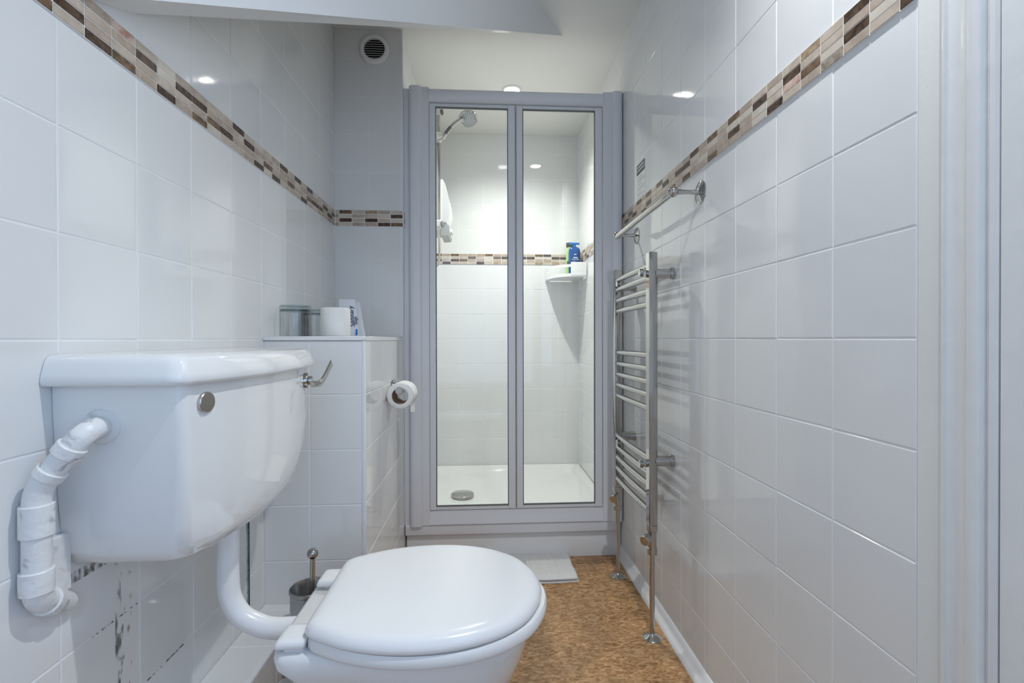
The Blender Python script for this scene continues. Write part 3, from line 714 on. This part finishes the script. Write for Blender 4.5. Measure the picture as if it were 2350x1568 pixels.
m_ = MB(); m_.cyl((-.184, 2.52, .570), (-.168, 2.52, .572), .016, n=24, b=.002); m_.build('dial', PLASTIC, su)

# caddy
cd = thing('corner_caddy', 'white plastic corner caddy on the tiles of the shower back wall', 'shower caddy', (.48, 2.74, .36))
cx0, cy1 = XR-.0055, YB-.0055
def arc(dx, dy, z, k0=0, k1=1, n=18):
    P = []
    for i in range(n+1):
        t = k0+(k1-k0)*i/n; a = t*PI/2
        P.append(Vector((cx0-dx*math.cos(a)**.75 if math.cos(a) > 0 else cx0, cy1-dy*math.sin(a)**.75, z)))
    return P
def slab(zl, zh, dx, dy):
    lo = [Vector((cx0, cy1, zl))]+arc(dx, dy, zl); hi = [Vector((p.x, p.y, zh)) for p in lo]
    m_ = MB(); m_.loft([lo, hi]); return m_
slab(.352, .357, .195, .235).build('shelf', PLASTIC, cd, 60)
def wall_strip(z0, z1, k0, k1, dx, dy, th=.004, nm='rim'):
    o = arc(dx, dy, 0, k0, k1); i_ = arc(dx-th, dy-th, 0, k0, k1); m_ = MB()
    rg = [[Vector((a.x, a.y, z0)), Vector((b_.x, b_.y, z0)), Vector((b_.x, b_.y, z1)), Vector((a.x, a.y, z1))] for a, b_ in zip(o, i_)]
    m_.loft(rg); m_.build(nm, PLASTIC, cd, 60)
wall_strip(.350, .368, 0, 1, .199, .239); wall_strip(.404, .419, 0, 1, .199, .239, nm='rail')
wall_strip(.357, .430, .79, 1, .2005, .2405, .005, 'end_panel'); wall_strip(.357, .425, 0, .10, .2005, .2405, .005, 'end_panel')
bb = thing('blue_shower_bottle', 'blue pump bottle with white lettering standing in the corner caddy', 'bottle', (.520, 2.70, .357))
def oval(c, a, b_, z, n=28, p=2.6):
    P = []
    for i in range(n):
        t = 2*PI*i/n; cs, sn = math.cos(t), math.sin(t)
        P.append(Vector((c[0]+a*math.copysign(abs(cs)**(2/p), cs), c[1]+b_*math.copysign(abs(sn)**(2/p), sn), z)))
    return P
BLUE = mat('blue_plastic', (.0, .065, .27), .22); BLUE2 = mat('bright_blue_plastic', (.0, .17, .58), .3)
cB = (.5215, 2.700); m_ = MB()
m_.loft([oval(cB, .030, .016, .3572), oval(cB, .0335, .019, .361), oval(cB, .0345, .020, .40), oval(cB, .0345, .020, .500), oval(cB, .032, .018, .518), oval(cB, .026, .015, .528), oval(cB, .012, .011, .533)])
bottle = m_.build('bottle_body', BLUE, bb, 60)
m_ = MB(); m_.cyl((*cB, .532), (*cB, .547), .0095, .0085, b=.001); m_.loft([oval(cB, .029, .010, .547), oval(cB, .031, .011, .549), oval(cB, .029, .010, .5565), oval(cB, .020, .006, .558)]); m_.build('pump', BLUE2, bb, 50)
def text(body, size, loc, rx, rz, m_, parent, name='lettering', ext=.0002, align='CENTER', shear=0, extra=None):
    cu = bpy.data.curves.new(name, 'FONT'); cu.body = body; cu.size = size; cu.extrude = ext; cu.align_x = align; cu.align_y = 'CENTER'; cu.shear = shear
    tmp = bpy.data.objects.new(name, cu); col.objects.link(tmp)
    me = bpy.data.meshes.new_from_object(tmp.evaluated_get(bpy.context.evaluated_depsgraph_get()))
    bpy.data.objects.remove(tmp); me.materials.clear(); me.materials.append(m_)
    R_ = extra if extra is not None else (Matrix.Rotation(rz, 4, 'Z') @ Matrix.Rotation(rx, 4, 'X'))
    wl = world_loc(parent)
    me.transform(Matrix.Translation(Vector((loc[0], loc[1], loc[2]+H))-wl) @ R_)
    o = bpy.data.objects.new(name, me); col.objects.link(o); o.parent = parent; return o
WHT = mat('white_print', (.85, .87, .9), .5); NAVY = mat('navy_print', (.015, .025, .14), .5)
yt = 2.700-.0203
bpy.context.view_layer.update()
text('SHOWER', .0098, (.5235, yt, .4575), PI/2, 0, WHT, bottle)
text('GEL', .016, (.516, yt, .440), PI/2, 0, WHT, bottle)
m_ = MB(); q = [(-.0085, .485), (-.006, .489), (-.003, .487), (.000, .490), (.004, .488), (.009, .4905), (.006, .4865), (.001, .4845), (-.004, .4855)]
m_.prism([(.5225+a, z) for a, z in q], yt-.0002, yt+.0002, 'y'); m_.build('logo', WHT, bottle, 0)
m_ = MB(); x = .5125
for l_ in (.0024, .0018, .0026, .0022, .0018, .0024, .002): m_.box(x, x+l_, yt-.0002, yt+.0002, .4650, .4720); x += l_+.0013
m_.build('small_print', WHT, bottle, 0)
gb = thing('green_shower_bottle', 'pale green bottle with black cap behind the blue pump bottle', 'bottle', (.505, 2.765, .357))
cG = (.5095, 2.772); m_ = MB(); GR = mat('pale_green_plastic', (.42, .62, .22), .3)
m_.loft([oval(cG, .024, .015, .3572), oval(cG, .026, .017, .361), oval(cG, .0265, .017, .44), oval(cG, .025, .016, .50), oval(cG, .022, .014, .538), oval(cG, .019, .013, .545)])
gbo = m_.build('bottle_body', GR, gb, 60)
m_ = MB(); m_.loft([oval(cG, .0235, .0145, .545), oval(cG, .0240, .0150, .550), oval(cG, .0240, .0150, .566), oval(cG, .022, .013, .572)]); m_.build('cap', mat('black_cap', (.03, .03, .03), .35), gb, 50)
m_ = MB(); m_.box(.488, .520, 2.7545, 2.7552, .440, .460); m_.build('dark_label', mat('dark_label', (.05, .06, .03), .5), gbo, 0)

# ---------------------------------------------------------------- toilet roll holder and roll
rh = thing('toilet_roll_holder', 'chrome toilet roll arm on the tiled side of the pier', 'toilet roll holder', (-.30, 1.66, -.17))
zc = -.168
m_ = MB(); m_.lathe([(.0255, 0), (.0255, .007), (.0235, .0105), (.010, .011)], (XS, 1.672, zc), (1, 0, 0), 32); m_.build('rose', CHROME, rh)
m_ = MB(); m_.tube([(XS+.008, 1.672, zc), (-.292, 1.672, zc), (-.284, 1.672, zc), (-.279, 1.670, zc), (-.278, 1.664, zc), (-.278, 1.655, zc), (-.278, 1.555, zc)], .0058, 16, 3); m_.build('arm', CHROME, rh)
m_ = MB(); m_.cyl((-.278, 1.557, zc), (-.278, 1.543, zc), .0125, n=24, b=.002); m_.build('end_stop', STEEL, rh)
def roll(name, label, c, ax, R_, r_, L_, group=None):
    t = thing(name, label, 'toilet roll', c, group); c = Vector(c)
    m_ = MB(); a = Vector(ax)
    u = Vector((1, 0, 0)); n = 48
    v = a.cross(u).normalized()
    def rg(rad, h_): return [c+a*h_+(u*math.cos(2*PI*i/n)+v*math.sin(2*PI*i/n))*rad for i in range(n)]
    m_.loft([rg(r_, 0), rg(R_-.003, 0), rg(R_, .003), rg(R_, L_-.003), rg(R_-.003, L_), rg(r_, L_)], False, False); m_.build('paper', PAPER, t, 50)
    m_ = MB(); m_.loft([rg(r_, .001), rg(r_, L_-.001), rg(r_-.0012, L_-.001), rg(r_-.0012, .001)], loop=True); m_.build('core', CARD, t, 50)
    return t
t1 = roll('toilet_roll', 'part-used toilet roll hanging on the chrome arm', (-.278, 1.562, -.187), (0, 1, 0), .0435, .0270, .098)
m_ = MB(); R_ = .0438; P0 = []
for y in (1.563, 1.659):
    rg = []
    for k in range(9):
        t = math.radians(60-k*12.5)
        rg.append(Vector((-.278+R_*math.cos(t), y, -.187+R_*math.sin(t))))
    e = rg[-1]
    drop = .010 if y < 1.6 else .024
    rg += [e+Vector((.001, 0, -.008)), e+Vector((.0008, 0, -.014-drop))]
    P0.append([p for p in rg]+[p+Vector((-.0004, 0, 0)) for p in rg[::-1]])
m_.loft(P0); m_.build('loose_sheet', PAPER, t1, 60)

# ---------------------------------------------------------------- things on the shelf
ZS = .0088
def tumbler(name, label, x, y, R_, h_):
    t = thing(name, label, 'glass', (x, y, ZS), 'upturned tumblers on the shelf')
    m_ = MB(); m_.lathe([(R_-.001, 0), (R_, .001), (R_*.985, h_*.78), (R_*.93, h_*.86), (R_*.92, h_*.87), (R_*.955, h_*.77), (R_-.003, .0005)], (x, y, ZS), n=40, cap=False); m_.build('bowl', TUMBLER, t, 60)
    m_ = MB(); m_.lathe([(R_*.90, h_*.86), (R_*.985, h_*.80), (R_*.985, h_-.003), (R_*.95, h_), (R_*.80, h_-.003), (0, h_-.004)], (x, y, ZS), n=40); m_.build('glass_base', TUMBLER_BASE, t, 40)
    for k in range(6):
        a = 2*PI*k/6+.3; p = Vector((x+R_*.965*math.cos(a), y+R_*.965*math.sin(a), ZS))
        m_ = MB(); m_.cyl(p+Vector((0, 0, .002)), p+Vector((-math.cos(a)*.002, -math.sin(a)*.002, h_*.76)), .0011, n=6); m_.build('facet_edge', TUMBLER, t)
    return t
tumbler('tumbler', 'larger upturned glass tumbler at the left end of the shelf', -.5385, 1.375, .0425, .088)
tumbler('tumbler', 'upturned glass tumbler partly behind the white roll on the shelf', -.551, 1.56, .041, .088)
roll('toilet_roll', 'new white toilet roll standing upright on the shelf', (-.4530, 1.46, ZS), (0, 0, 1), .0430, .020, .0865)
def packet(name, label, p_bl, p_br, p_tl, p_tr, th, lines_):
    c = (Vector(p_bl)+Vector(p_br))/2
    t = thing(name, label, 'paper bag', c, 'sanitary bags on the shelf')
    m_ = MB(); a, b_, d_, e_ = [Vector(p) for p in (p_bl, p_br, p_tl, p_tr)]
    nn = (b_-a).cross(d_-a).normalized()
    if nn.y > 0: nn = -nn
    g1 = []; N_ = 10
    for i in range(N_+1):
        tt = i/N_; L_ = a.lerp(d_, tt); R2 = b_.lerp(e_, tt); bow = nn*(th*.5*math.sin(PI*tt)+.0006)
        ring = []
        for k in range(9):
            s_ = k/8; ring.append(L_.lerp(R2, s_)+bow*math.sin(PI*max(.0, min(1, s_)))+nn*.0004)
        for k in range(8, -1, -1):
            s_ = k/8; ring.append(L_.lerp(R2, s_)-nn*.0004)
        g1.append(ring)
    m_.loft(g1); body = m_.build('bag', mat('bag_paper', (.80, .82, .86), .55), t, 60)
    upv = ((d_-a)+(e_-b_)).normalized(); rt = nn.cross(upv)*-1
    rt = (b_-a).normalized()
    for txt, size, su_, sv, mm, name_ in lines_:
        p = a.lerp(b_, su_).lerp(d_.lerp(e_, su_), sv)+nn*(th*.62+.002)
        X_ = upv; Z_ = nn; Y_ = Z_.cross(X_)
        Rm = Matrix((X_, Y_, Z_)).transposed().to_4x4()
        text(txt, size, p, 0, 0, mm, body, name_, extra=Rm, shear=.2)
    return t, body, nn
YP = 1.655
t_, body, nn = packet('sanitary_bag', 'white sanitary bag with navy lettering leaning behind the upright roll', (-.490, YP-.018, ZS), (-.427, YP-.018, ZS), (-.508, YP+.02, ZS+.131), (-.452, YP+.02, ZS+.131), .004,
       [('Sanitary', .024, .70, .53, NAVY, 'lettering'), ('bags', .017, .90, .42, NAVY, 'lettering')])
m_ = MB(); m_.box(-.4385, -.4325, YP-.0245, YP-.024, ZS+.006, ZS+.026); m_.build('blue_mark', BLUE2, body, 0)
packet('sanitary_bag', 'second sanitary bag showing its edge beside the lettered one', (-.470, YP+.006, ZS), (-.413, YP+.006, ZS), (-.492, YP+.036, ZS+.124), (-.441, YP+.036, ZS+.124), .003, [])

# ---------------------------------------------------------------- bath mat
mt = MB(); NX, NY = 150, 20; X0, X1, Y0m, Y1m = .02, .348, 1.735, 1.948
def matlayer(z, top, th, x1, y0, seed):
    rg = random.Random(seed); g = []
    for j in range(NY+1):
        row = []
        for i in range(NX+1):
            u_ = i/NX; v_ = j/NY
            x = X0+(x1-X0)*u_; y = y0+(Y1m-y0)*v_
            edge = min(1, min(u_, 1-u_)*30)*min(1, min(v_, 1-v_)*12)
            row.append(Vector((x+.002*math.sin(v_*9), y+.003*math.sin(u_*7), z+th*(.35+.65*edge**.5)+.0011*math.sin(u_*2*PI*46)*edge+.003*max(0, .45-u_)*2)))
        g.append(row)
    return g
for z, th, x1, y0, sd in ((ZF, .009, .351, 1.733, 1), (ZF+.009, .011, .348, 1.738, 2)):
    g = matlayer(z, 0, th, x1, y0, sd); m_ = mt
    vs = [p for row in g for p in row]; n_ = NX+1; o = len(vs)
    vs += [Vector((p.x, p.y, z+.0005)) for p in (g[0]+[r_[-1] for r_ in g[1:]]+g[-1][-2::-1]+[r_[0] for r_ in g[-2:0:-1]])]
    fs = [(j*n_+i, j*n_+i+1, (j+1)*n_+i+1, (j+1)*n_+i) for j in range(NY) for i in range(NX)]
    bd = [i for i in range(n_)]+[j*n_+NX for j in range(1, NY+1)]+[NY*n_+i for i in range(NX-1, -1, -1)]+[j*n_ for j in range(NY-1, 0, -1)]
    B_ = len(bd)
    fs += [(bd[k], bd[(k+1) % B_], o+(k+1) % B_, o+k) for k in range(B_)]+[tuple(range(o, o+B_))]
    mt.add(vs, fs)
bm_ = tag(mt.build('bath_mat', mat('white_cotton', (.76, .74, .72), .95, bump=(400, .4, .002)), smooth=60), 'folded white ribbed bath mat on the floor against the shower', 'bath mat')
m_ = MB(); 
for k in range(60):
    x = .04+k*.0051; m_.box(x, x+.0030, 1.7305, 1.7325, ZF+.0083, ZF+.0097)
m_.build('edge_stitching', mat('purple_grey_thread', (.20, .14, .18), .9), bm_, 0)
